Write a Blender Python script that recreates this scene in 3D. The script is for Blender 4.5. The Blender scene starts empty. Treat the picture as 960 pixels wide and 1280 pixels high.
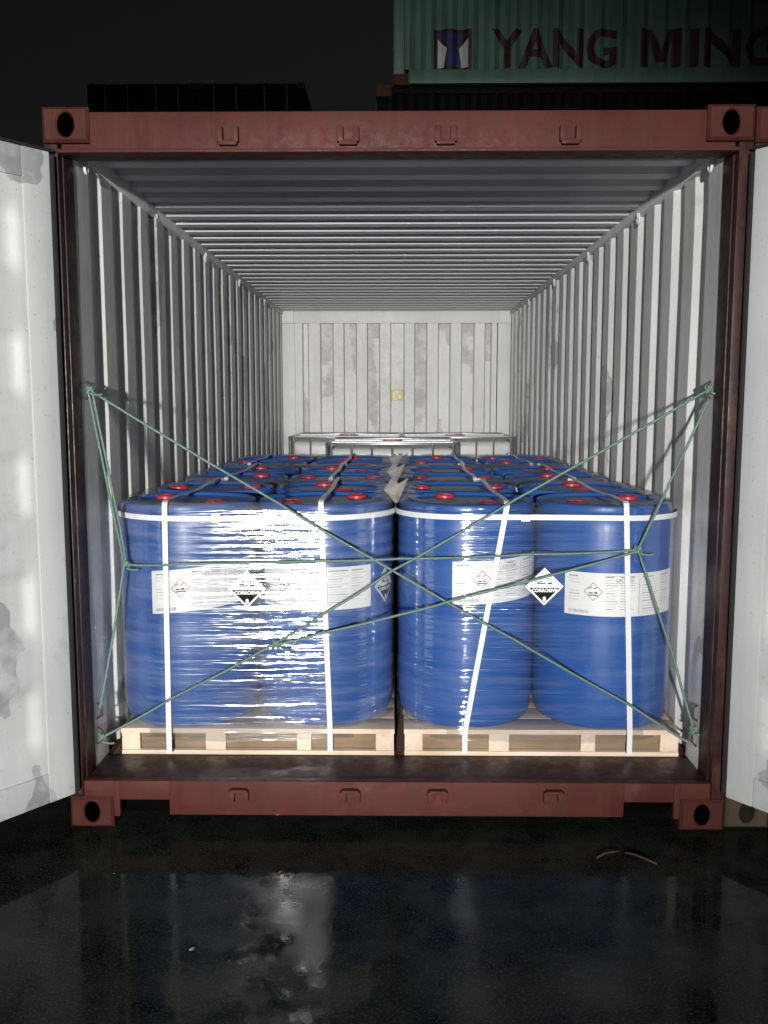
import bpy, bmesh, math, random
from mathutils import Vector, Matrix, noise
random.seed(7)
R = math.radians
scene = bpy.context.scene
COL = scene.collection

# ------------------------------------------------------------------ camera
cam_d = bpy.data.cameras.new('camera')
cam = bpy.data.objects.new('camera', cam_d)
COL.objects.link(cam)
cam.location = (-0.0017, -3.2816, 1.585)
cam.rotation_euler = (math.pi / 2 - 0.1184, 0, 0.01292)
cam_d.sensor_fit = 'VERTICAL'
cam_d.sensor_height = 36
cam_d.lens = 1151.8 / 1280 * 36
cam_d.clip_start = 0.05
cam_d.clip_end = 2000
scene.camera = cam

# ------------------------------------------------------------------ night sky
world = bpy.data.worlds.new('World')
scene.world = world
world.use_nodes = True
wn, wl = world.node_tree.nodes, world.node_tree.links
wn.clear()
sky = wn.new('ShaderNodeTexSky'); sky.sky_type = 'NISHITA'; sky.sun_disc = False
sky.sun_elevation = R(2); sky.sun_rotation = R(200)
hs = wn.new('ShaderNodeHueSaturation'); hs.inputs['Saturation'].default_value = 0.12
bg = wn.new('ShaderNodeBackground'); bg.inputs['Strength'].default_value = 0.0056
wo = wn.new('ShaderNodeOutputWorld')
wl.new(sky.outputs[0], hs.inputs['Color']); wl.new(hs.outputs[0], bg.inputs['Color']); wl.new(bg.outputs[0], wo.inputs['Surface'])

# ------------------------------------------------------------------ yard floodlight behind the photographer
LAMP = Vector((-0.52, -9.0, 1.9))
ld = bpy.data.lights.new('floodlight', 'SPOT')
ld.energy = 6000; ld.color = (1.0, 0.985, 0.95)
ld.spot_size = R(47); ld.spot_blend = 1.0
ld.shadow_soft_size = 0.11
lo = bpy.data.objects.new('floodlight', ld); COL.objects.link(lo)
lo.location = LAMP
lo.rotation_euler = (Vector((-0.72, 1.0, 1.5)) - LAMP).to_track_quat('-Z', 'Y').to_euler()

scene.view_settings.view_transform = 'Standard'
scene.view_settings.look = 'None'
scene.view_settings.exposure = 0
scene.view_settings.gamma = 1
scene.view_settings.use_curve_mapping = False
scene.render.engine = 'CYCLES'
scene.cycles.use_denoising = True
scene.cycles.blur_glossy = 0.2
scene.cycles.max_bounces = 8
scene.cycles.diffuse_bounces = 4
scene.cycles.glossy_bounces = 3
scene.cycles.transparent_max_bounces = 24
scene.cycles.sample_clamp_indirect = 80

# ------------------------------------------------------------------ materials
MATS = {}
class NT:
    def __init__(s, name):
        m = bpy.data.materials.new(name); m.use_nodes = True
        s.m = m; s.n = m.node_tree.nodes; s.l = m.node_tree.links
        s.b = s.n['Principled BSDF']; s.out = s.n['Material Output']
        s.tc = s.n.new('ShaderNodeTexCoord')
    def coord(s, scale=(1, 1, 1), kind='Object'):
        mp = s.n.new('ShaderNodeMapping'); mp.inputs['Scale'].default_value = scale
        s.l.new(s.tc.outputs[kind], mp.inputs['Vector']); return mp.outputs[0]
    def world(s, scale=(1, 1, 1)):
        g = s.n.new('ShaderNodeNewGeometry')
        mp = s.n.new('ShaderNodeMapping'); mp.inputs['Scale'].default_value = scale
        s.l.new(g.outputs['Position'], mp.inputs['Vector']); return mp.outputs[0]
    def noise(s, vec, scale, detail=4, rough=0.55, dist=0):
        t = s.n.new('ShaderNodeTexNoise'); t.inputs['Scale'].default_value = scale
        t.inputs['Detail'].default_value = detail; t.inputs['Roughness'].default_value = rough
        t.inputs['Distortion'].default_value = dist
        s.l.new(vec, t.inputs['Vector']); return t.outputs['Fac']
    def cells(s, vec, scale, rnd=0.8):
        t = s.n.new('ShaderNodeTexVoronoi'); t.distance = 'CHEBYCHEV'
        t.inputs['Scale'].default_value = scale; t.inputs['Randomness'].default_value = rnd
        s.l.new(vec, t.inputs['Vector'])
        sp = s.n.new('ShaderNodeSeparateColor'); s.l.new(t.outputs['Color'], sp.inputs[0]); return sp.outputs[0]
    def ramp(s, fac, stops):
        r = s.n.new('ShaderNodeValToRGB'); e = r.color_ramp.elements
        while len(e) > 1: e.remove(e[-1])
        for i, (p, c) in enumerate(stops):
            el = e[0] if i == 0 else e.new(p)
            el.position = p
            el.color = (c, c, c, 1) if isinstance(c, (int, float)) else (*c, 1)
        s.l.new(fac, r.inputs[0]); return r.outputs[0]
    def mix(s, fac, a, b, mode='MIX'):
        x = s.n.new('ShaderNodeMix'); x.data_type = 'RGBA'; x.blend_type = mode
        for i, v in ((0, fac), (6, a), (7, b)):
            if isinstance(v, (int, float)): x.inputs[i].default_value = v if i == 0 else (v, v, v, 1)
            elif isinstance(v, tuple): x.inputs[i].default_value = (*v, 1)
            else: s.l.new(v, x.inputs[i])
        return x.outputs[2]
    def math(s, op, a, b=0.0):
        x = s.n.new('ShaderNodeMath'); x.operation = op
        for i, v in ((0, a), (1, b)):
            if isinstance(v, (int, float)): x.inputs[i].default_value = v
            else: s.l.new(v, x.inputs[i])
        return x.outputs[0]
    def bump(s, h, strength, dist=0.01):
        x = s.n.new('ShaderNodeBump'); x.inputs['Strength'].default_value = strength
        x.inputs['Distance'].default_value = dist; s.l.new(h, x.inputs['Height']); return x.outputs[0]
    def set(s, **k):
        for a, v in k.items():
            i = s.b.inputs[a.replace('_', ' ')]
            if isinstance(v, tuple): i.default_value = (*v, 1)
            elif isinstance(v, (int, float)): i.default_value = v
            else: s.l.new(v, i)
        return s.m

def painted(name, col, col2, patch=None, patch_p=0.9, rust=0.0, rough=(0.35, 0.6), pscale=(1, 1, 1), stain=0.25, streak=True, spec=0.4):
    t = NT(name); w = t.world()
    n1 = t.noise(w, 1.7, 3, 0.65); n2 = t.noise(w, 26, 3, 0.7)
    c = t.mix(t.ramp(n1, [(0.32, 0.0), (0.7, 1.0)]), col, col2)
    if streak:
        st = t.noise(t.world((14, 14, 0.7)), 1, 3, 0.6)
        c = t.mix(t.math('MULTIPLY', t.ramp(st, [(0.48, 0), (0.72, 1)]), stain), c, tuple(v * 0.45 for v in col))
    if patch:
        jit = t.n.new('ShaderNodeTexNoise'); jit.inputs['Scale'].default_value = 9; t.l.new(w, jit.inputs['Vector'])
        v = t.n.new('ShaderNodeVectorMath'); v.operation = 'MULTIPLY_ADD'
        t.l.new(jit.outputs['Color'], v.inputs[0]); v.inputs[1].default_value = (0.07, 0.07, 0.07); t.l.new(w, v.inputs[2])
        mp = t.n.new('ShaderNodeMapping'); mp.inputs['Scale'].default_value = pscale; t.l.new(v.outputs[0], mp.inputs['Vector'])
        k = t.cells(mp.outputs[0], 1.0, 0.9)
        fade = t.ramp(t.noise(w, 7, 3, 0.7), [(0.36, 0.15), (0.56, 1.0)])
        c = t.mix(t.math('MULTIPLY', t.math('MULTIPLY', t.ramp(k, [(patch_p, 0), (patch_p + 0.01, 1)]), fade), 0.8), c, patch)
        smear = t.ramp(t.noise(w, 3.1, 4, 0.72), [(0.60, 0), (0.74, 1)])
        c = t.mix(t.math('MULTIPLY', smear, 0.45), c, tuple(v * 0.8 for v in patch))
    if rust:
        r1 = t.noise(w, 5.5, 4, 0.75); r2 = t.noise(t.world((30, 30, 3)), 1, 3, 0.7)
        m = t.ramp(t.math('MULTIPLY', r1, r2), [(0.30 - 0.06 * rust, 0), (0.36, 1)])
        c = t.mix(t.math('MULTIPLY', m, 0.85), c, (0.055, 0.022, 0.012))
    sp = t.ramp(t.noise(w, 90, 1, 0.8), [(0.70, 0), (0.76, 1)])
    c = t.mix(t.math('MULTIPLY', sp, 0.35), c, (0.05, 0.03, 0.02))
    t.set(Base_Color=c, Roughness=t.ramp(n2, [(0.3, rough[0]), (0.75, rough[1])]), Normal=t.bump(n2, 0.22, 0.004))
    t.b.inputs['Specular IOR Level'].default_value = spec
    MATS[name] = t.m; return t.m

painted('red_paint', (0.080, 0.0205, 0.017), (0.050, 0.0125, 0.011), rust=1.2, rough=(0.45, 0.75), stain=0.4, spec=0.15)
painted('darkened_red_paint', (0.032, 0.0105, 0.0095), (0.022, 0.0075, 0.007), rust=0.6, rough=(0.35, 0.6), spec=0.25)
painted('casting_paint', (0.062, 0.017, 0.0135), (0.040, 0.011, 0.009), rust=1.0, rough=(0.5, 0.75), spec=0.12)
painted('pale_casting', (0.065, 0.052, 0.038), (0.035, 0.026, 0.02), rust=1.0, rough=(0.5, 0.75), spec=0.15)
painted('grey_interior', (0.68, 0.68, 0.67), (0.56, 0.56, 0.55), patch=(0.30, 0.295, 0.285), patch_p=0.92, rust=0.0, rough=(0.38, 0.6), pscale=(3.5, 3.5, 1.6), stain=0.3)
painted('roof_interior', (0.68, 0.685, 0.69), (0.60, 0.60, 0.605), rust=0.0, rough=(0.35, 0.55), stain=0.15)
painted('end_wall_white', (0.64, 0.64, 0.635), (0.57, 0.57, 0.565), rust=0.0, rough=(0.4, 0.6), stain=0.12)
painted('end_wall_patched', (0.66, 0.655, 0.65), (0.57, 0.56, 0.55), patch=(0.36, 0.345, 0.325), patch_p=0.42, rough=(0.4, 0.6), pscale=(7, 7, 1.3), stain=0.2)
painted('door_white', (0.44, 0.46, 0.452), (0.38, 0.40, 0.392), patch=(0.19, 0.205, 0.207), patch_p=0.84, rust=0.0, rough=(0.35, 0.55), pscale=(4.5, 4.5, 3.0), stain=0.15)
painted('green_paint', (0.070, 0.140, 0.105), (0.046, 0.098, 0.072), rough=(0.4, 0.6), stain=0.5)
painted('black_paint', (0.0045, 0.0042, 0.0045), (0.003, 0.003, 0.003), rust=0.0, rough=(0.6, 0.8), spec=0.08)
painted('lock_bar', (0.06, 0.06, 0.065), (0.04, 0.04, 0.042), rough=(0.4, 0.6), streak=False)

def simple(name, col, rough=0.5, metal=0.0, var=0.15, scale=12, bumps=0.0, bscale=60, **k):
    t = NT(name); o = t.coord()
    c = t.mix(t.noise(o, scale, 4), tuple(v * (1 - var) for v in col), tuple(min(1, v * (1 + var)) for v in col))
    t.set(Base_Color=c, Roughness=t.ramp(t.noise(o, scale * 2.3, 3), [(0.3, max(0.02, rough - 0.08)), (0.7, min(1, rough + 0.08))]), Metallic=metal, **k)
    if bumps: t.set(Normal=t.bump(t.noise(o, bscale, 4), bumps, 0.004))
    MATS[name] = t.m; return t.m

simple('rubber', (0.012, 0.012, 0.013), 0.7)
simple('hole_shade', (0.002, 0.0018, 0.0018), 0.95, Specular_IOR_Level=0.0)  # near-black colour stands for the shade inside casting holes and fork pockets
simple('steel_keeper', (0.045, 0.016, 0.013), 0.62, 0.0, 0.4, 30, 0.3)
simple('galvanised', (0.55, 0.56, 0.57), 0.38, 0.85, 0.15, 30)
simple('ibc_bottle', (0.55, 0.55, 0.54), 0.4, 0, 0.06, 3, Subsurface_Weight=0.2)
simple('red_cap', (0.36, 0.026, 0.040), 0.38, 0, 0.12, 20)
simple('white_strap', (0.60, 0.61, 0.62), 0.33, 0, 0.05, 40, 0.15, 400)
simple('paper', (0.80, 0.80, 0.79), 0.5, 0, 0.03, 20)
simple('print_grey', (0.34, 0.34, 0.35), 0.6)
simple('print_light', (0.56, 0.56, 0.57), 0.6)
simple('print_black', (0.012, 0.012, 0.013), 0.8, Specular_IOR_Level=0.05)
simple('print_red', (0.50, 0.06, 0.05), 0.5)
simple('grey_card', (0.20, 0.195, 0.185), 0.7, 0, 0.25, 25, 0.3, 30)
simple('sticker_yellow', (0.55, 0.44, 0.06), 0.5, 0, 0.2, 30)
simple('sticker_white', (0.7, 0.69, 0.6), 0.5)
simple('letter_maroon', (0.032, 0.007, 0.009), 0.5, 0, 0.3, 6)
simple('logo_blue', (0.012, 0.018, 0.09), 0.5, 0, 0.3, 6)
simple('logo_white', (0.38, 0.40, 0.38), 0.5, 0, 0.2, 6)
simple('straw', (0.04, 0.018, 0.013), 0.7, 0, 0.3, 60)
simple('pale_litter', (0.12, 0.12, 0.115), 0.7, 0, 0.3, 60)

def m_drum():
    t = NT('blue_plastic'); o = t.coord(); w = t.world()
    n = t.noise(w, 2.2, 4); f = t.noise(t.coord((1, 1, 0.25)), 55, 5, 0.7)
    c = t.mix(n, (0.016, 0.086, 0.31), (0.022, 0.102, 0.37))
    sc = t.ramp(t.noise(t.world((3, 3, 22)), 2.0, 6, 0.75), [(0.60, 0), (0.74, 1)])
    c = t.mix(t.math('MULTIPLY', sc, 0.10), c, (0.20, 0.28, 0.5))
    t.set(Base_Color=c, Roughness=t.ramp(f, [(0.3, 0.30), (0.7, 0.46)]), Normal=t.bump(f, 0.08, 0.003))
    MATS['blue_plastic'] = t.m
m_drum()

def m_wood(name, a, b, axis):
    t = NT(name); s = [22, 22, 22]; s[axis] = 1.6
    w = t.world(tuple(s)); n = t.noise(w, 1.3, 6, 0.6, 1.2); fine = t.noise(t.world(tuple(v * 4 for v in s)), 2, 4, 0.7)
    big = t.noise(t.world(), 5, 3)
    c = t.mix(t.ramp(n, [(0.3, 0), (0.7, 1)]), a, b)
    c = t.mix(t.ramp(big, [(0.45, 0), (0.75, 0.55)]), c, tuple(v * 0.55 for v in a))
    t.set(Base_Color=c, Roughness=0.68, Normal=t.bump(t.math('ADD', n, fine), 0.35, 0.003)); MATS[name] = t.m
m_wood('pine_x', (0.57, 0.435, 0.325), (0.70, 0.57, 0.455), 0)
m_wood('pine_y', (0.58, 0.44, 0.335), (0.70, 0.57, 0.455), 1)
m_wood('shaded_brown_wood', (0.17, 0.115, 0.065), (0.25, 0.175, 0.105), 0)  # brown wood darkened to carry the shade inside the pallet openings
m_wood('old_floor', (0.075, 0.042, 0.03), (0.13, 0.075, 0.05), 1)

def m_rope():
    t = NT('green_rope'); w = t.world()
    c = t.mix(t.noise(w, 35, 4), (0.062, 0.125, 0.095), (0.105, 0.175, 0.145))
    c = t.mix(t.ramp(t.noise(w, 240, 3), [(0.4, 0), (0.8, 0.5)]), c, (0.20, 0.27, 0.235))
    t.set(Base_Color=c, Roughness=0.5, Normal=t.bump(t.noise(w, 500, 3), 0.4, 0.002)); MATS['green_rope'] = t.m
m_rope()

def m_film(name, dist, g2mix, hz0, hz1, slack, gain):
    t = NT(name)
    t.n.remove(t.b)
    wr = t.noise(t.world((0.9, 0.9, 48)), 1.0, 2, 0.55, 0.25)
    wr2 = t.noise(t.world((6, 6, 110)), 1.0, 2, 0.6)
    lo_ = t.noise(t.world((5, 5, 9)), 1.0, 1, 0.5)
    h = t.math('ADD', t.math('MULTIPLY', wr, 1.0), t.math('ADD', t.math('MULTIPLY', wr2, 0.30), t.math('MULTIPLY', lo_, 0.15)))
    taut = t.ramp(t.noise(t.world((1.6, 1.6, 3.0)), 1.0, 1), [(0.40, slack), (0.60, 1.0)])
    nb = t.bump(t.math('MULTIPLY', h, taut), 1.0, dist)
    fr = t.n.new('ShaderNodeFresnel'); fr.inputs['IOR'].default_value = 1.5; t.l.new(nb, fr.inputs['Normal'])
    g = t.n.new('ShaderNodeBsdfGlossy'); g.inputs['Roughness'].default_value = 0.13; t.l.new(nb, g.inputs['Normal'])
    g2 = t.n.new('ShaderNodeBsdfGlossy'); g2.inputs['Roughness'].default_value = 0.20; g.distribution = 'BECKMANN'; t.l.new(nb, g2.inputs['Normal'])
    gm = t.n.new('ShaderNodeMixShader'); gm.inputs[0].default_value = g2mix; t.l.new(g.outputs[0], gm.inputs[1]); t.l.new(g2.outputs[0], gm.inputs[2])
    tr = t.n.new('ShaderNodeBsdfTransparent'); tr.inputs['Color'].default_value = (0.97, 0.975, 0.98, 1)
    df = t.n.new('ShaderNodeBsdfDiffuse'); df.inputs['Color'].default_value = (0.8, 0.82, 0.85, 1); t.l.new(nb, df.inputs['Normal'])
    m1 = t.n.new('ShaderNodeMixShader'); t.l.new(t.math('MINIMUM', t.math('MULTIPLY', fr.outputs[0], gain), 0.25), m1.inputs[0])
    t.l.new(tr.outputs[0], m1.inputs[1]); t.l.new(gm.outputs[0], m1.inputs[2])
    hz = t.ramp(t.noise(t.world((2.5, 2.5, 30)), 1.0, 3, 0.7), [(0.42, hz0), (0.75, hz1)])
    m2 = t.n.new('ShaderNodeMixShader'); t.l.new(hz, m2.inputs[0]); t.l.new(m1.outputs[0], m2.inputs[1]); t.l.new(df.outputs[0], m2.inputs[2])
    t.l.new(m2.outputs[0], t.out.inputs['Surface']); MATS[name] = t.m
m_film('clear_film', 0.0076, 0.24, 0.014, 0.11, 0.6, 6.0)
m_film('taut_film', 0.0078, 0.08, 0.006, 0.05, 0.45, 4.4)

def m_ground():
    t = NT('wet_asphalt'); w = t.world()
    big = t.noise(w, 0.55, 5, 0.6, 0.4); mid = t.noise(w, 4.5, 6, 0.65); fine = t.noise(w, 120, 4, 0.7); peb = t.noise(w, 38, 3, 0.6)
    c = t.mix(t.ramp(mid, [(0.35, 0), (0.7, 1)]), (0.0035, 0.0045, 0.0035), (0.018, 0.022, 0.017))
    c = t.mix(t.ramp(fine, [(0.52, 0), (0.72, 0.6)]), c, (0.06, 0.066, 0.056))
    wet = t.ramp(t.math('ADD', t.math('MULTIPLY', big, 0.7), t.math('MULTIPLY', mid, 0.3)), [(0.50, 0.0), (0.56, 1.0)])
    rough = t.mix(wet, 0.010, 0.045)
    h = t.math('ADD', t.math('MULTIPLY', t.math('ADD', fine, peb), t.math('ADD', t.math('MULTIPLY', wet, 0.13), 0.018)), t.math('MULTIPLY', mid, 0.22))
    t.set(Base_Color=c, Roughness=rough, Normal=t.bump(h, 0.22, 0.01)); t.b.inputs['IOR'].default_value = 1.15
    MATS['wet_asphalt'] = t.m
m_ground()

# ------------------------------------------------------------------ mesh helpers
def link(name, me, mats, parent=None):
    o = bpy.data.objects.new(name, me); COL.objects.link(o)
    if not isinstance(mats, (list, tuple)): mats = [mats]
    if not me.materials:
        for m in mats: me.materials.append(MATS[m])
    if parent is not None: o.parent = parent
    return o
def mesh(name, vs, fs, smooth=False, mi=None):
    me = bpy.data.meshes.new(name); me.from_pydata([tuple(v) for v in vs], [], fs); me.update()
    if smooth: me.polygons.foreach_set('use_smooth', [True] * len(me.polygons))
    if mi: me.polygons.foreach_set('material_index', mi)
    return me
class MB:
    def __init__(s): s.v = []; s.f = []; s.mi = []
    def add(s, vs, fs, mi=0):
        k = len(s.v); s.v += [Vector(v) for v in vs]; s.f += [tuple(i + k for i in f) for f in fs]; s.mi += [mi] * len(fs); return s
    def box(s, x0, x1, y0, y1, z0, z1, c=0.0, mi=0):
        if c <= 0:
            vs = [(x, y, z) for z in (z0, z1) for y in (y0, y1) for x in (x0, x1)]
            return s.add(vs, [(0, 2, 3, 1), (4, 5, 7, 6), (0, 1, 5, 4), (2, 6, 7, 3), (0, 4, 6, 2), (1, 3, 7, 5)], mi)
        bm = bmesh.new(); bmesh.ops.create_cube(bm, size=1)
        for v in bm.verts: v.co = Vector(((x0 + x1) / 2 + v.co.x * (x1 - x0), (y0 + y1) / 2 + v.co.y * (y1 - y0), (z0 + z1) / 2 + v.co.z * (z1 - z0)))
        bmesh.ops.bevel(bm, geom=bm.edges[:], offset=c, segments=2, affect='EDGES', profile=0.6)
        bm.verts.ensure_lookup_table()
        s.add([v.co.copy() for v in bm.verts], [tuple(v.index for v in f.verts) for f in bm.faces], mi); bm.free(); return s
    def tube(s, pts, r, n=8, closed=False, twist=0.0, lobes=0, amp=0.0, mi=0):
        pts = [Vector(p) for p in pts]; m = len(pts); vs = []; fs = []; L = 0; up = None
        for i, p in enumerate(pts):
            a = pts[i - 1] if (i > 0 or closed) else p; b = pts[(i + 1) % m] if (i < m - 1 or closed) else p
            d = (b - a).normalized()
            if up is None: up = d.orthogonal().normalized()
            up = (up - d * up.dot(d)).normalized(); sd = d.cross(up)
            if i: L += (p - pts[i - 1]).length
            rr = r[i] if isinstance(r, (list, tuple)) else r
            for k in range(n):
                t = 2 * math.pi * k / n; q = rr * (1 + amp * math.cos(lobes * (t + twist * L)))
                vs.append(p + up * (q * math.cos(t)) + sd * (q * math.sin(t)))
        for i in range(m if closed else m - 1):
            j = (i + 1) % m
            for k in range(n): fs.append((i * n + k, i * n + (k + 1) % n, j * n + (k + 1) % n, j * n + k))
        if not closed: fs += [tuple(range(n - 1, -1, -1)), tuple((m - 1) * n + k for k in range(n))]
        return s.add(vs, fs, mi)
    def lathe(s, prof, n=40, mi=0, c=(0, 0, 0)):
        vs = []; fs = []; m = len(prof)
        for r, z in prof:
            for k in range(n):
                t = 2 * math.pi * k / n; vs.append((c[0] + r * math.cos(t), c[1] + r * math.sin(t), c[2] + z))
        for i in range(m - 1):
            for k in range(n): fs.append((i * n + k, i * n + (k + 1) % n, (i + 1) * n + (k + 1) % n, (i + 1) * n + k))
        fs += [tuple(range(n - 1, -1, -1)), tuple((m - 1) * n + k for k in range(n))]
        return s.add(vs, fs, mi)
    def quad(s, pts, mi=0): return s.add(pts, [tuple(range(len(pts)))], mi)
    def build(s, name, mats, parent=None, smooth=False):
        return link(name, mesh(name, s.v, s.f, smooth, s.mi), mats, parent)
def auto(o, ang=35):
    me = o.data
    me.polygons.foreach_set('use_smooth', [True] * len(me.polygons)); me.set_sharp_from_angle(angle=R(ang)); return o
def box(name, mat, parent, *a, c=0.004): return auto(MB().box(*a, c=c).build(name, mat, parent))
def empty(name, loc=(0, 0, 0), rz=0, label=None, cat=None, group=None):
    o = bpy.data.objects.new(name, None); COL.objects.link(o); o.location = loc; o.rotation_euler = (0, 0, rz); o.empty_display_size = 0.1
    return tag(o, label, cat, group)
def tag(o, label=None, cat=None, group=None, kind=None):
    if label: o['label'] = label
    if cat: o['category'] = cat
    if group: o['group'] = group
    if kind: o['kind'] = kind
    return o
def copy_tree(o, parent=None):
    c = o.copy(); COL.objects.link(c); c.parent = parent
    for ch in list(o.children): copy_tree(ch, c)
    return c

def corr_profile(length, pitch, depth, f1=0.27, sl=0.23, start=0.0):
    """(s, d) break points of a trapezoid corrugation"""
    out = [(0.0, 0.0)]; s = start; f2 = 1 - f1 - 2 * sl
    while s < length - pitch:
        out += [(s + pitch * f1, 0.0), (s + pitch * (f1 + sl), depth), (s + pitch * (f1 + sl + f2), depth), (s + pitch, 0.0)]
        s += pitch
    out.append((length, 0.0)); return out
def sheet(name, prof, span, P, thick, mats, parent, rows=1):
    """two-sided corrugated sheet; P(s, d, t) -> point; material 0 inside, 1 outside"""
    n = len(prof); vs = []; fs = []; mi = []
    for off in (0, thick):
        for r in range(rows + 1):
            for s, d in prof: vs.append(P(s, d + off, span * r / rows))
    for L in range(2):
        b = L * n * (rows + 1)
        for r in range(rows):
            for i in range(n - 1):
                q = (b + r * n + i, b + r * n + i + 1, b + (r + 1) * n + i + 1, b + (r + 1) * n + i)
                fs.append(q if L == 0 else q[::-1]); mi.append(L if len(mats) > 1 else 0)
    return link(name, mesh(name, vs, fs, False, mi), mats, parent)

def casting_mesh(w=0.162, d=0.178, h=0.118, hw=0.029, hh=0.041):
    b = MB(); N = 24; c = 0.010
    ell = [(math.cos(2 * math.pi * k / N), math.sin(2 * math.pi * k / N)) for k in range(N)]
    def sq(t, a, bb):
        x, z = ell[t]
        if t % 6 == 3: return math.copysign(a, x), math.copysign(bb, z)
        m = max(abs(x) / a, abs(z) / bb); return x / m, z / m
    loops = []
    loops.append([(hw * 0.9 * x, 0.13, hh * 0.9 * z) for x, z in ell])
    loops.append([(hw * x, 0.006, hh * z) for x, z in ell])
    loops.append([((hw + 0.006) * x, 0.0, (hh + 0.006) * z) for x, z in ell])
    loops.append([(sq(k, w / 2 - c, h / 2 - c)[0], 0.0, sq(k, w / 2 - c, h / 2 - c)[1]) for k in range(N)])
    loops.append([(sq(k, w / 2, h / 2)[0], c, sq(k, w / 2, h / 2)[1]) for k in range(N)])
    loops.append([(sq(k, w / 2, h / 2)[0], d, sq(k, w / 2, h / 2)[1]) for k in range(N)])
    vs = [p for l in loops for p in l]; fs = []; mi = []
    for i in range(len(loops) - 1):
        for k in range(N): fs.append((i * N + k, i * N + (k + 1) % N, (i + 1) * N + (k + 1) % N, (i + 1) * N + k)); mi.append(1 if i == 0 else 0)
    fs.append(tuple(range(N - 1, -1, -1))); mi.append(1); fs.append(tuple((len(loops) - 1) * N + k for k in range(N))); mi.append(0)
    return mesh('corner_casting', vs, fs, False, mi)
CAST = casting_mesh()
for m in ('casting_paint', 'hole_shade'): CAST.materials.append(MATS[m])

# ------------------------------------------------------------------ ground
gs = 300.0
g = MB().add([(-gs, -gs, 0), (gs, -gs, 0), (gs, gs, 0), (-gs, gs, 0)], [(0, 1, 2, 3)]).build('ground', 'wet_asphalt'); tag(g, kind='structure')

# ------------------------------------------------------------------ the open container
FL = 0.172; YB = 6.30; XW = 1.168
con = empty('shipping_container', (0, 0, 0), 0, 'open red shipping container with grey inside and blue drums loaded in it', 'container')
for sx in (-1, 1):
    for z in (0.059, 2.532):
        for y, rot in ((0.0, 0), (6.46, math.pi)):
            o = link('corner_casting', CAST, [], con); o.location = (sx * (1.219 - 0.081), y - 0.004 if rot == 0 else y, z + (0.002 if z < 1 else 0)); o.rotation_euler = (0, 0, rot)
    # rear corner posts: front flange, return and inner flange
    p = MB()
    a, b2 = sorted((sx * 1.219, sx * 1.170))
    p.box(a, b2, 0.006, 0.05, 0.121, 2.470, 0.004)
    a, b2 = sorted((sx * 1.2185, sx * 1.166))
    p.box(a, b2, 0.048, 0.150, 0.121, 2.470, 0.003)
    auto(p.build('corner_post', 'darkened_red_paint', con))  # same red darkened here: grazing light on the door posts put into the colour
    box('corner_post', 'red_paint', con, *sorted((sx * 1.219, sx * 1.12)), 6.36, 6.455, 0.121, 2.470)
    # long rails
    box('bottom_rail', 'red_paint', con, *sorted((sx * 1.217, sx * 1.150)), 0.18, 6.28, 0.02, FL - 0.004)
    r = MB(); a, b2 = sorted((sx * 1.217, sx * 1.152)); r.box(a, b2, 0.152, 6.28, 2.470, 2.540, 0.004)
    auto(r.build('top_rail', 'grey_interior', con))
    # side wall sheet
    prof = corr_profile(6.16, 0.286, 0.024, 0.46, 0.12, start=0.03)
    sheet('side_wall', prof, 2.47 - FL, (lambda s_, d_, t_, sx=sx: (sx * (XW + d_ + 0.007 * min(0.6, max(0.0, noise.noise(Vector((s_ * 1.7, t_ * 1.3, sx * 5.0))))) * (0 if t_ < 0.01 or t_ > 2.29 else 1)), 0.152 + s_ + 0.004 * noise.noise(Vector((s_ * 3, t_ * 2.2, sx * 9.0))) * (0 if s_ < 0.1 else 1), FL + t_)), 0.003, ['grey_interior', 'red_paint'], con, rows=16)
    # rear frame of end wall inside
    box('end_post', 'end_wall_white', con, *sorted((sx * 1.165, sx * 1.035)), YB - 0.045, YB + 0.05, FL, 2.385)
    box('end_post_cap', 'end_wall_white', con, *sorted((sx * 1.165, sx * 1.045)), YB - 0.065, YB + 0.05, 2.386, 2.506)
    # floor gusset and lashing rings along the top rail
    for y in (0.24, 1.25, 2.4, 3.6, 4.9):
        m = MB(); m.tube([(sx * 1.150, y + 0.018 * math.cos(t), 2.462 + 0.024 * math.sin(t) - 0.012) for t in [2 * math.pi * k / 14 for k in range(14)]], 0.0055, 6, True)
        m.box(*sorted((sx * 1.141, sx * 1.153)), y - 0.012, y + 0.012, 2.455, 2.476)
        auto(m.build('lashing_ring', 'grey_interior', con))
    # lashing bars by the door post
    for z in (0.29, 0.39, 1.63):
        m = MB(); m.tube([(sx * 1.168, 0.185, z - 0.032), (sx * 1.150, 0.185, z - 0.02), (sx * 1.150, 0.185, z + 0.02), (sx * 1.168, 0.185, z + 0.032)], 0.005, 6)
        auto(m.build('lashing_bar', 'steel_keeper', con))

# header and sill
h = MB(); h.box(-1.056, 1.056, 0.004, 0.06, 2.448, 2.574, 0.004); h.box(-1.158, 1.158, 0.010, 0.150, 2.448, 2.470, 0.003)
header = auto(h.build('header', 'red_paint', con))
lip = MB(); lip.box(-1.168, 1.168, -0.020, 0.05, 2.434, 2.4475, 0.005); auto(lip.build('drip_lip', 'red_paint', con))
s = MB(); s.box(-1.055, -1.032, 0.0, 0.04, 0.045, 0.183, 0.003)
s.box(-1.0325, -0.846, 0.0, 0.04, 0.110, 0.183, 0.003); s.box(-0.8465, 0.8465, 0.0, 0.04, 0.052, 0.183, 0.003)
s.box(0.846, 1.0325, 0.0, 0.04, 0.110, 0.183, 0.003); s.box(1.032, 1.055, 0.0, 0.04, 0.045, 0.183, 0.003)
s.box(-1.165, -1.054, 0.0, 0.04, 0.122, 0.183, 0.003); s.box(1.054, 1.165, 0.0, 0.04, 0.122, 0.183, 0.003)
sill = auto(s.build('sill', 'red_paint', con))
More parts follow.
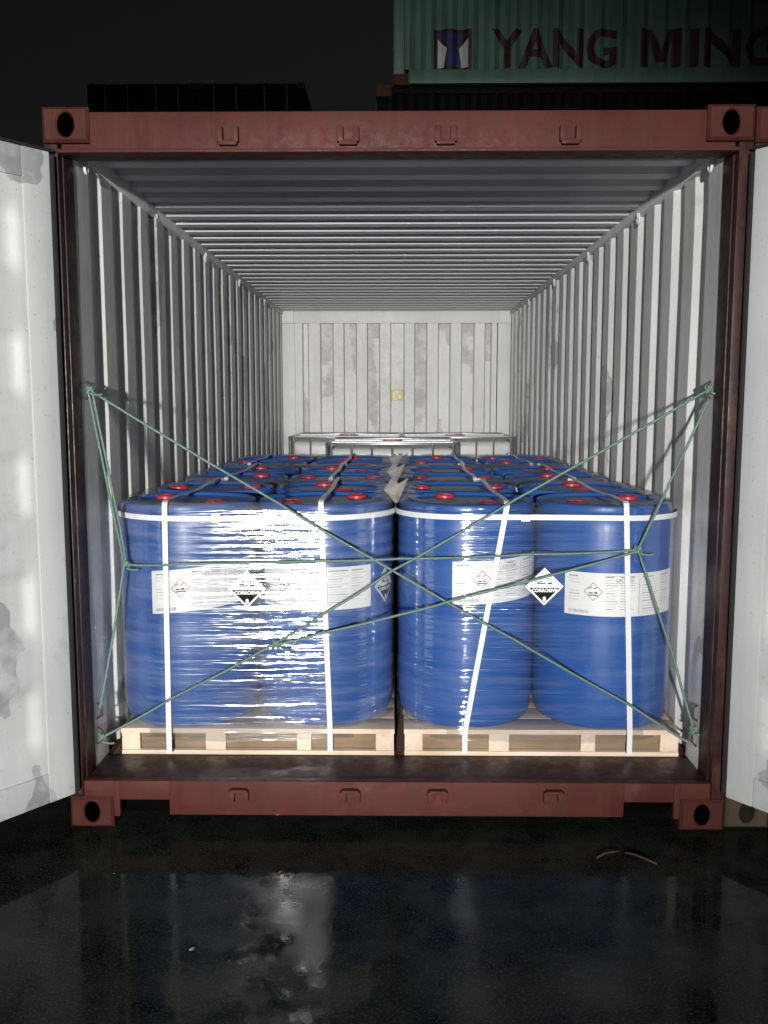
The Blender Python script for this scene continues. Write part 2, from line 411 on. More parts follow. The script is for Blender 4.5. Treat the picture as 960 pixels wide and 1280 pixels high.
box('sill_plate', 'darkened_red_paint', con, -1.163, 1.163, 0.041, 0.262, 0.150, 0.179)
for sx in (-1, 1):
    m = MB(); m.box(*sorted((sx * 1.03, sx * 0.85)), 0.06, 0.30, 0.04, 0.116); auto(m.build('pocket_shade', 'hole_shade', con))  # solid black block painted as the shade inside the fork cut-out
kz = 2.494
for x in (-0.579, -0.167, 0.167, 0.592):
    m = MB(); w2 = 0.032
    m.box(x - w2 - 0.006, x - w2 + 0.016, -0.022, 0.006, kz - 0.026, kz + 0.026, 0.004); m.box(x + w2 - 0.016, x + w2 + 0.006, -0.022, 0.006, kz - 0.026, kz + 0.026, 0.004)
    m.box(x - w2, x + w2, -0.020, 0.006, kz - 0.036, kz - 0.018, 0.005); auto(m.build('cam_keeper', 'red_paint', con))
for x in (-0.585, -0.170, 0.155, 0.585):
    m = MB(); z = 0.137; w2 = 0.032
    m.box(x - w2 - 0.006, x - w2 + 0.018, -0.026, 0.004, z - 0.026, z + 0.016, 0.004); m.box(x + w2 - 0.018, x + w2 + 0.006, -0.026, 0.004, z - 0.022, z + 0.016, 0.004)
    m.box(x - w2, x + w2, -0.026, 0.004, z + 0.008, z + 0.022, 0.004); auto(m.build('cam_keeper', 'red_paint', con))
# floor boards
nb = 8; bw = 2.30 / nb
for i in range(nb): box('floorboard', 'old_floor', con, -1.15 + i * bw + 0.002, -1.15 + (i + 1) * bw - 0.002, 0.264, 6.25, 0.145, FL, c=0.003)
# roof sheet (ribs run across)
prof = corr_profile(6.26, 0.209, 0.024, 0.40, 0.13, start=0.05)
sheet('roof', prof, 2.304, lambda s_, d_, t_: (-1.152 + t_, 0.152 + s_, 2.508 + d_), 0.003, ['roof_interior', 'red_paint'], con)
# end wall: vertical corrugation, every recess band with its own patched paint
box('end_header', 'end_wall_white', con, -1.045, 1.045, YB - 0.05, YB + 0.05, 2.386, 2.506)
edges = [-1.035, -0.957, -0.902, -0.774, -0.648, -0.534, -0.408, -0.294, -0.171, -0.057, 0.080, 0.191, 0.311, 0.433, 0.550, 0.670, 0.795, 0.909, 0.97, 1.035]
pr = []
for i, x in enumerate(edges):
    lev = 0.030
    pr.append((x, i))
ew = MB(); d0, d1 = YB - 0.018, YB + 0.022
for i in range(len(edges) - 1):
    y = d0 if i % 2 == 0 else d1; yn = d1 if i % 2 == 0 else d0
    xa, xb = edges[i] + (0.007 if i else 0), edges[i + 1] - 0.007
    ew.quad([(xa, y, FL), (xb, y, FL), (xb, y, 2.386), (xa, y, 2.386)], 0 if i % 2 == 0 else 1)
    if i < len(edges) - 2: ew.quad([(xb, y, FL), (edges[i + 1] + 0.007, yn, FL), (edges[i + 1] + 0.007, yn, 2.386), (xb, y, 2.386)], 0)
ew.box(-1.12, 1.12, YB + 0.06, YB + 0.10, FL, 2.47, 0.004, 2)
ew.build('end_wall', ['end_wall_white', 'end_wall_patched', 'red_paint'], con)
st = MB(); st.box(-0.050, 0.068, YB + 0.014, YB + 0.0185, 1.602, 1.716); st = st.build('warning_sticker', 'sticker_yellow', con); st['label'] = 'yellow square sticker with pale marks'
pm = MB()
for x0, x1, z0, z1 in ((-0.034, -0.008, 1.625, 1.70), (-0.004, 0.018, 1.66, 1.705), (0.0, 0.012, 1.618, 1.65), (0.022, 0.05, 1.622, 1.668), (0.026, 0.046, 1.682, 1.70), (-0.03, 0.0, 1.612, 1.622)):
    pm.box(x0, x1, YB + 0.0125, YB + 0.0138, z0, z1)
pm.build('print', 'sticker_white', st)
# end-post notches
for sx in (-1, 1):
    for z in (1.99, 2.28): box('hinge_tab', 'grey_interior', con, *sorted((sx * 1.14, sx * 1.10)), YB - 0.052, YB - 0.043, z - 0.006, z + 0.006, c=0.001)

# doors, swung well past square
def door(sx):
    d = empty('door', ((-1.182, 0, 1.206)[sx + 1], -0.040, 0), sx * R(126.5)); d.parent = con
    W, z0, z1 = 1.165, 0.150, 2.432
    X = lambda a, b: sorted((-sx * a, -sx * b))
    fw = 0.105
    box('frame_stile', 'door_white', d, *X(0.0, fw), -0.05, 0.0, z0, z1, c=0.006)
    box('frame_stile', 'door_white', d, *X(W - fw, W), -0.05, 0.0, z0, z1, c=0.006)
    box('frame_rail', 'door_white', d, *X(fw, W - fw), -0.05, -0.002, z0, z0 + 0.11, c=0.006)
    box('frame_rail', 'door_white', d, *X(fw, W - fw), -0.05, -0.002, z1 - 0.10, z1, c=0.006)
    # pressed panel: horizontal troughs that fade out towards the stiles
    zs = z0 + 0.11; ze = z1 - 0.10; n = 5; P = (ze - zs) / n; NZ = 90
    sm = lambda a, b, x: (lambda t: t * t * (3 - 2 * t))(min(1, max(0, (x - a) / (b - a))))
    xs = [fw + v for v in (0, 0.01, 0.02, 0.03, 0.042, 0.055, 0.07, 0.10)]; xs += [W - x for x in reversed(xs)]
    vs = []; fs = []; m = len(xs)
    for i in range(NZ + 1):
        z = zs + (ze - zs) * i / NZ; u = ((z - zs) / P) % 1.0
        tr = sm(0.20, 0.32, u) * (1 - sm(0.70, 0.82, u))
        for x in xs:
            k = sm(fw + 0.006, fw + 0.065, x) * (1 - sm(W - fw - 0.065, W - fw - 0.006, x))
            vs.append((-sx * x, -0.005 - 0.022 * tr * k - 0.004 * k + noise.noise(Vector((x * 4, z * 2.5, sx))) * 0.003 * k, z))
    for i in range(NZ):
        for j in range(m - 1): fs.append((i * m + j, i * m + j + 1, (i + 1) * m + j + 1, (i + 1) * m + j))
    link('panel', mesh('panel', vs, fs, True), 'door_white', d)
    ob = MB(); ob.box(*X(0.02, W - 0.02), -0.0535, -0.0515, z0 + 0.01, z1 - 0.01); ob.build('outer_skin', 'red_paint', d)
    gk = MB(); gk.box(*X(-0.022, -0.002), -0.048, -0.002, z0 + 0.005, z1 - 0.005, 0.006); gk.box(*X(-0.020, W), -0.045, -0.006, z1 + 0.002, z1 + 0.012, 0.002)
    auto(gk.build('gasket', 'rubber', d))
    for z in (0.35, 0.95, 1.65, 2.25):
        m = MB(); m.tube([(sx * 0.012, -0.062, z - 0.06), (sx * 0.012, -0.062, z + 0.06)], 0.012, 10); m.box(*X(-0.012, 0.12), -0.066, -0.0545, z - 0.04, z + 0.04, 0.002)
        auto(m.build('hinge', 'steel_keeper', d))
    for xx in (0.30, 0.85):
        m = MB(); m.tube([(-sx * xx, -0.085, z0 - 0.02), (-sx * xx, -0.085, z1 + 0.02)], 0.017, 10); auto(m.build('lock_rod', 'galvanised', d))
door(-1); door(1)

# ------------------------------------------------------------------ other containers of the yard
def closed_container(name, label, L, H, mat, W=2.438, rz=0, loc=(0, 0, 0), group=None, cast='casting_paint'):
    """closed container, door end at local y=0 looking to -y, runs to y=L"""
    c = empty(name, loc, rz, label, 'container', group)
    for sx in (-1, 1):
        for z in (0.061, H - 0.059):
            for y, r in ((0, 0), (L, math.pi)):
                me = CAST
                if cast != 'casting_paint' and z < 1:
                    me = CAST.copy(); me.materials.clear(); me.materials.append(MATS[cast]); me.materials.append(MATS['hole_shade'])
                o = link('corner_casting', me, [], c); o.location = (sx * (W / 2 - 0.081), y, z); o.rotation_euler = (0, 0, r)
        for y in (0.01, L - 0.13): box('corner_post', mat, c, *sorted((sx * W / 2, sx * (W / 2 - 0.10))), y, y + 0.12, 0.121, H - 0.119)
        box('bottom_rail', mat, c, *sorted((sx * (W / 2 - 0.002), sx * (W / 2 - 0.07))), 0.179, L - 0.179, 0.02, 0.17)
        box('top_rail', mat, c, *sorted((sx * (W / 2 - 0.002), sx * (W / 2 - 0.07))), 0.179, L - 0.179, H - 0.09, H - 0.02)
        sheet('side_wall', corr_profile(L - 0.27, 0.24, 0.046, 0.24, 0.26), H - 0.26, (lambda s_, d_, t_, sx=sx: (sx * (W / 2 - 0.008 - d_), 0.135 + s_, 0.17 + t_)), 0.002, [mat], c)
    box('roof', mat, c, -W / 2 + 0.072, W / 2 - 0.072, 0.06, L - 0.06, H - 0.045, H - 0.025)
    box('floor', mat, c, -W / 2 + 0.072, W / 2 - 0.072, 0.06, L - 0.06, 0.10, 0.15)
    box('header', mat, c, -W / 2 + 0.163, W / 2 - 0.163, 0.004, 0.10, H - 0.14, H - 0.02)
    box('sill', mat, c, -W / 2 + 0.163, W / 2 - 0.163, 0.004, 0.10, 0.04, 0.18)
    sheet('end_wall', corr_profile(W - 0.2, 0.24, 0.036), H - 0.24, lambda s_, d_, t_: (-W / 2 + 0.1 + s_, L - 0.02 - d_, 0.12 + t_), 0.002, [mat], c)
    for sx in (-1, 1):
        dd = box('door', mat, c, *sorted((sx * 0.006, sx * (W / 2 - 0.105))), 0.03, 0.07, 0.19, H - 0.15)
        for xx in (0.32, 0.82):
            m = MB(); m.tube([(sx * xx, 0.008, 0.12), (sx * xx, 0.008, H - 0.06)], 0.018, 8); m.build('lock_rod', 'lock_bar', dd)
    return c
closed_container('shipping_container', 'dim red container standing tight against the right side of the open one', 6.06, 2.591, 'darkened_red_paint', loc=(2.452, 0.02, 0), cast='pale_casting')

# stack behind: two black ones under a green one, long side to the camera
YG = 7.75
def side_on(label, x0, z, mat, L=12.19): return closed_container('shipping_container', label, L, 2.591, mat, rz=-math.pi / 2, loc=(x0, YG + 1.219, z), group=None)
side_on('black container on the ground behind the open one, two below the green one', -0.24, 0, 'black_paint')
side_on('black container directly beneath the green lettered container', -0.24, 2.593, 'black_paint')
GX = -0.04
green = side_on('green corrugated container with maroon shipping line lettering, topmost behind the open one', GX, 5.186, 'green_paint')

# lettering painted on its corrugated side (cut at every fold, laid on the folds)
def text_mesh(txt, size, bold=0.0, align='LEFT'):
    cu = bpy.data.curves.new('t', 'FONT'); cu.body = txt; cu.size = size; cu.offset = bold; cu.align_x = align; cu.resolution_u = 3
    ob = bpy.data.objects.new('t', cu); COL.objects.link(ob)
    dg = bpy.context.evaluated_depsgraph_get(); me = ob.evaluated_get(dg).to_mesh()
    vs = [v.co.copy() for v in me.vertices]; fs = [tuple(p.vertices) for p in me.polygons]
    bpy.data.objects.remove(ob); bpy.data.curves.remove(cu); return vs, fs
folds = corr_profile(12.19 - 0.27, 0.24, 0.046, 0.24, 0.26)
def fold_depth(s):
    for (a, da), (b, db) in zip(folds, folds[1:]):
        if a <= s <= b: return da + (db - da) * ((s - a) / (b - a) if b > a else 0)
    return 0
def lay(name, vs, fs, mat, lift):
    """vs in wall metres (x along wall from its left end, z up from its base)"""
    bm = bmesh.new(); bv = [bm.verts.new((v[0], 0, v[1])) for v in vs]
    for f in fs:
        try: bm.faces.new([bv[i] for i in f])
        except ValueError: pass
    lo_, hi = min(v[0] for v in vs), max(v[0] for v in vs)
    for s_, _ in folds:
        x = s_ + 0.135
        if lo_ < x < hi: bmesh.ops.bisect_plane(bm, geom=bm.verts[:] + bm.edges[:] + bm.faces[:], plane_co=(x, 0, 0), plane_no=(1, 0, 0))
    bm.verts.index_update()
    out = [(v.co.x, v.co.z) for v in bm.verts]; ff = [tuple(v.index for v in f.verts) for f in bm.faces]; bm.free()
    # local frame of the rotated container: local y runs along the wall, local -x ... faces the camera
    P = [(1.219 - 0.008 - fold_depth(x - 0.135) + lift, x, z) for x, z in out]
    return link(name, mesh(name, P, ff), mat, green)
# in the photograph the lettering starts 1.08 m right of the wall's left end
ZB = 0.115
for w, x0, wid in (('YANG', 1.075, 1.43), ('MING', 2.765, 1.60)):
    vs, fs = text_mesh(w, 0.60, 0.018)
    if w == 'MING':   # the M drawn stroke by stroke
        vs, fs = text_mesh('ING', 0.60, 0.018)
        x1 = min(v.x for v in vs); hb = max(v.y for v in vs) - 0.008; ha = min(v.y for v in vs) + 0.008; k = len(vs); mx = x1 - 0.56; mw = 0.46; sw = 0.105
        P = [(0, 0), (sw, 0), (sw, 1), (0, 1), (mw - sw, 0), (mw, 0), (mw, 1), (mw - sw, 1), (mw / 2 - 0.055, 0.10), (mw / 2 + 0.055, 0.10), (sw + 0.03, 1), (mw - sw - 0.03, 1), (sw, 0.80), (mw - sw, 0.80), (mw / 2, 0.42)]
        vs = list(vs) + [Vector((mx + a, ha + b * (hb - ha), 0)) for a, b in P]
        fs = list(fs) + [tuple(k + i for i in f) for f in ((0, 1, 12, 2, 3), (4, 5, 6, 7, 13), (12, 8, 14, 10, 2), (13, 7, 11, 14, 9), (8, 9, 14))]
    xa = min(v.x for v in vs); xb = max(v.x for v in vs); ha = min(v.y for v in vs); hb = max(v.y for v in vs)
    vs = [(x0 - GX + (v.x - xa) / (xb - xa) * wid, 0.07 + ZB + (v.y - ha) / (hb - ha) * 0.43) for v in vs]
    lay('lettering', vs, fs, 'letter_maroon', 0.004)
lx = 0.425 - GX; lz = 0.065 + ZB - 0.03; S = 0.43
lay('logo', [(lx, lz), (lx + S, lz), (lx + S, lz + S * 1.07), (lx, lz + S * 1.07)], [(0, 1, 2, 3)], 'letter_maroon', 0.003)
q = lambda u, v: (lx + u * S, lz + v * S * 1.07)
lay('logo', [q(0.10, 0.10), q(0.26, 0.10), q(0.30, 0.34), q(0.34, 0.55), q(0.10, 0.78)], [(0, 1, 2, 3, 4)], 'logo_white', 0.005)
lay('logo', [q(0.90, 0.10), q(0.90, 0.78), q(0.66, 0.55), q(0.70, 0.34), q(0.74, 0.10)], [(0, 1, 2, 3, 4)], 'logo_white', 0.005)
lay('logo', [q(0.30, 0.12), q(0.70, 0.12), q(0.68, 0.36), q(0.62, 0.40), q(0.62, 0.58), q(0.88, 0.90), q(0.12, 0.90), q(0.38, 0.58), q(0.38, 0.40), q(0.32, 0.36)], [tuple(range(10))], 'logo_blue', 0.005)

# far stacks of dark containers, door ends to the camera
tiers = ('lowest', 'middle', 'topmost')
for k, (x, nm) in enumerate(((-5.73, 'left'), (-3.28, 'right'))):
    for t_ in range(3):
        closed_container('shipping_container', f'black container far behind at upper left, {tiers[t_]} of the {nm} stack there', 6.06, 2.896, 'black_paint', loc=(x, 18.3, t_ * 2.898), group='dark far containers')

# ------------------------------------------------------------------ loads
DR = 0.283; DH = 0.918; PT = 0.283   # drum radius, height, pallet top
def drum_body():
    r = DR
    prof = [(0.236, 0.004), (0.254, 0.0), (0.265, 0.005), (0.273, 0.020), (0.278, 0.045), (r - 0.001, 0.085), (r, 0.13), (r, 0.42), (r - 0.002, 0.45), (r, 0.48), (r, 0.80), (r - 0.003, 0.835),
            (r - 0.013, 0.862), (r - 0.015, 0.868), (r - 0.008, 0.874), (r - 0.006, 0.890), (r - 0.010, 0.900), (r - 0.020, 0.9045), (r - 0.032, 0.902), (r - 0.040, 0.892), (r - 0.060, 0.888), (0.10, 0.893), (0.03, 0.894)]
    m = MB(); m.lathe(prof, 64)
    return m
def cap_mesh():
    m = MB(); N = 28; prof = [(0.048, 0.0), (0.048, 0.007), (0.043, 0.008), (0.043, 0.019), (0.040, 0.022), (0.034, 0.024), (0.032, 0.018), (0.004, 0.018)]
    m.lathe(prof, N)
    m.box(-0.032, 0.032, -0.004, 0.004, 0.016, 0.0235, 0.001)
    return m
BODY = mesh('body', *[getattr(drum_body(), a) for a in ('v', 'f')]); CAPM = mesh('bung_cap', *[getattr(cap_mesh(), a) for a in ('v', 'f')])
for me, m in ((BODY, 'blue_plastic'), (CAPM, 'red_cap')):
    me.materials.append(MATS[m]); me.polygons.foreach_set('use_smooth', [True] * len(me.polygons)); me.set_sharp_from_angle(angle=R(40))

def bend(vs, r, a0, z0, tilt=0.0):
    """label metres (u, v) -> drum surface; angle 0 faces -y, positive to +x"""
    out = []
    for v in vs:
        a = a0 + v[0] / r; out.append((r * math.sin(a), -r * math.cos(a), z0 + v[1] + tilt * v[0]))
    return out
def strip(u0, u1, v0, v1, n=1):
    vs = []; fs = []
    for i in range(n + 1):
        u = u0 + (u1 - u0) * i / n; vs += [(u, v0), (u, v1)]
    for i in range(n): fs.append((2 * i, 2 * i + 2, 2 * i + 3, 2 * i + 1))
    return vs, fs
def diamond_ring(cx, cy, r, w):
    o = [(cx, cy - r), (cx + r, cy), (cx, cy + r), (cx - r, cy)]; i = [(cx, cy - r + w), (cx + r - w, cy), (cx, cy + r - w), (cx - r + w, cy)]
    return o + i, [(k, (k + 1) % 4, 4 + (k + 1) % 4, 4 + k) for k in range(4)]
def drum_label(parent, a0, z0, W=0.50, H=0.172, tilt=0.0):
    vs, fs = strip(0, W, 0, H, 26)
    lb = link('paper_label', mesh('paper_label', bend(vs, DR + 0.0012, a0, z0, tilt), fs, True), 'paper', parent)
    rnd = random.Random(int(a0 * 100)); b = {k: MB() for k in ('print_grey', 'print_light', 'print_black', 'print_red')}
    def put(k, vf, lift=0.0022): b[k].add(bend(vf[0], DR + lift, a0, z0, tilt), vf[1])
    # headings and paragraphs too small to read
    for col, (u0, u1, nl) in enumerate(((0.018, 0.075, 9), (0.165, 0.215, 13), (0.222, 0.285, 13), (0.315, 0.40, 14), (0.41, 0.48, 12))):
        v = H - 0.018
        for i in range(nl):
            if col == 0 and i in (3, 4): v -= 0.011; continue
            e = u0 + (u1 - u0) * rnd.uniform(0.55, 1.0); put('print_light' if i % 3 else 'print_grey', strip(u0, e, v, v + (0.005 if i == 0 else 0.0028), 4)); v -= 0.0105 if nl > 10 else 0.012
    put('print_grey', strip(0.300, 0.302, 0.008, H - 0.01)); 
    for (u0, u1, v0, v1) in ((0.162, 0.292, 0.132, 0.1335), (0.162, 0.292, 0.160, 0.1615)): put('print_grey', strip(u0, u1, v0, v1, 6))
    put('print_grey', [[(v.x + 0.205, v.y + 0.138) for v in T_UN[0]], T_UN[1]], 0.0026)
    # corrosive pictogram in a red diamond
    put('print_red', diamond_ring(0.118, 0.098, 0.037, 0.0035))
    for s_ in ((0.100, 0.136, 0.0815, 0.085), (0.100, 0.116, 0.090, 0.094), (0.122, 0.134, 0.090, 0.096)): put('print_black', strip(*s_, 3))
    for dx in (-0.010, 0.010): put('print_black', ([(0.116 + dx - 0.008, 0.108), (0.116 + dx + 0.006, 0.113), (0.116 + dx + 0.006, 0.116), (0.116 + dx - 0.008, 0.111)], [(0, 1, 2, 3)]))
    u = 0.018
    while u < 0.10:
        w = rnd.choice((0.0012, 0.002, 0.003)); put('print_grey', strip(u, u + w, 0.010, 0.022)); u += w + rnd.choice((0.0012, 0.0022))
    for k, m in b.items(): m.build('print', k, lb)
    return lb
T_UN = text_mesh('UN 3265', 0.019, 0.0004)
T_COR = text_mesh('CORROSIVE', 0.0185, 0.0007, 'CENTER'); T_8 = text_mesh('8', 0.026, 0.0008, 'CENTER')
def placard(parent, M, r=0.0745):
    """hazard diamond; M maps (u, v, lift) to parent space"""
    def put(name, k, vf, lift, p): return link(name, mesh(name, [M(v[0], v[1], lift) for v in vf[0]], vf[1]), k, p)
    sq = lambda a: ([(0, -a), (a / 2, -a / 2), (a, 0), (a / 2, a / 2), (0, a), (-a / 2, a / 2), (-a, 0), (-a / 2, -a / 2), (0, 0)], [(8, i, (i + 1) % 8) for i in range(8)])
    base = put('hazard_placard', 'paper', sq(r), 0.0, parent); base['label'] = 'black and white corrosive class 8 hazard diamond'
    a = r * 0.90
    put('print', 'print_grey', diamond_ring(0, 0, a, 0.0022), 0.0008, base)
    k = a - 0.003; t0 = -0.004
    put('print', 'print_black', ([(0, -k), (k + t0, t0), (0, t0), (-(k + t0), t0), (-k / 2, -k / 2), (k / 2, -k / 2)], [(0, 5, 2), (5, 1, 2), (2, 3, 4), (2, 4, 0)]), 0.0008, base)
    put('print', 'paper', ([(v.x * 1.0, v.y - 0.021) for v in T_COR[0]], T_COR[1]), 0.0016, base)
    put('print', 'paper', ([(v.x, v.y - 0.058) for v in T_8[0]], T_8[1]), 0.0016, base)
    vs = []; fs = []
    for (x0, x1, y0, y1) in ((-0.030, 0.006, 0.010, 0.014), (-0.030, -0.010, 0.016, 0.020), (0.012, 0.030, 0.010, 0.016), (-0.022, -0.004, 0.030, 0.033), (0.006, 0.020, 0.030, 0.033), (-0.016, -0.013, 0.022, 0.029), (0.012, 0.015, 0.019, 0.029)):
        n = len(vs); vs += [(x0, y0), (x1, y0 + 0.001), (x1, y1 + 0.001), (x0, y1)]; fs.append((n, n + 1, n + 2, n + 3))
    put('print', 'print_black', (vs, fs), 0.0012, base)

def make_pallet(cx, y0, label):
    p = empty('pallet', (cx, y0, FL), 0, label, 'pallet', 'wooden pallets under the drums')
    W = 1.10; D = 1.10; H = PT - FL
    zb0, zb1, zt0 = 0.001, 0.019, H - 0.020
    cols = [(-0.55, -0.475), (-0.212, -0.128), (0.157, 0.217), (0.475, 0.55)]
    for (ya, yb) in ((0, 0.10), (0.30, 0.40), (0.50, 0.60), (0.70, 0.80), (1.0, 1.10)):
        if ya in (0, 0.5, 1.0): box('bottom_board', 'pine_x', p, -0.55, 0.55, ya + 0.001, yb, zb0, zb1, c=0.002)
    for (xa, xb) in cols:
        for (ya, yb) in ((0.002, 0.027), (0.50, 0.60), (1.01, 1.098)):
            j = random.uniform(-0.003, 0.003); box('block', 'pine_y', p, xa + 0.001, xb - 0.001 + j * 0, ya + abs(j), yb, zb1 + 0.0005, zt0 - 0.0005, c=0.0025)
    for ya in (0.028, 0.48, 0.98): box('stringer', 'shaded_brown_wood', p, -0.545, 0.545, ya, ya + 0.018, zb1 + 0.003, zt0 - 0.002, c=0.002)
    n = 8; bw = D / n
    box('deck_board', 'pine_x', p, -0.552, 0.552, -0.002, 0.125, zt0, H, c=0.002)
    for i in range(1, n): box('deck_board', 'pine_x', p, -0.55, 0.55, i * bw + 0.002 - 0.008, (i + 1) * bw - 0.010, zt0, H, c=0.002)
    return p

def hull(circs, r, n=720):
    """outline of a band drawn tight round circles, evenly spaced; (x, y, nx, ny, run)"""
    pts = []
    for i in range(n):
        a = 2 * math.pi * i / n - math.pi; d = (math.cos(a), math.sin(a)); c = max(circs, key=lambda q: q[0] * d[0] + q[1] * d[1])
        pts.append((c[0] + r * d[0], c[1] + r * d[1]))
    out = []; tot = sum(math.dist(pts[i], pts[i - 1]) for i in range(n)); N = 300; step = tot / N
    acc = 0; i = 0; pos = pts[0]; out = [pts[0]]; need = step
    k = 1; cur = pts[0]
    while len(out) < N:
        nx = pts[k % n]; dd = math.dist(cur, nx)
        if dd >= need: t = need / dd; cur = (cur[0] + (nx[0] - cur[0]) * t, cur[1] + (nx[1] - cur[1]) * t); out.append(cur); need = step
        else: need -= dd; cur = nx; k += 1
    res = []
    for j in range(N):
        a = out[j - 1]; b = out[(j + 1) % N]; tx, ty = b[0] - a[0], b[1] - a[1]; l = math.hypot(tx, ty); res.append((out[j][0], out[j][1], ty / l, -tx / l))
    return res
def ribbon(name, pts, nrm, w_dir, w, mat, thick=0.0012, closed=False, parent=None):
    """flat strap along pts, outward normals nrm, width vectors w_dir"""
    vs = []; fs = []; n = len(pts)
    for p, m, d in zip(pts, nrm, w_dir):
        p, m, d = Vector(p), Vector(m), Vector(d)
        vs += [p - d * w / 2, p + d * w / 2, p + d * w / 2 + m * thick, p - d * w / 2 + m * thick]
    for i in range(n if closed else n - 1):
        j = (i + 1) % n
        for k in range(4): fs.append((i * 4 + k, i * 4 + (k + 1) % 4, j * 4 + (k + 1) % 4, j * 4 + k))
    if not closed: fs += [(3, 2, 1, 0), ((n - 1) * 4, (n - 1) * 4 + 1, (n - 1) * 4 + 2, (n - 1) * 4 + 3)]
    return link(name, mesh(name, vs, fs), mat, parent)

ROWS = ('front', 'middle', 'rear'); SIDES = ('left', 'right')
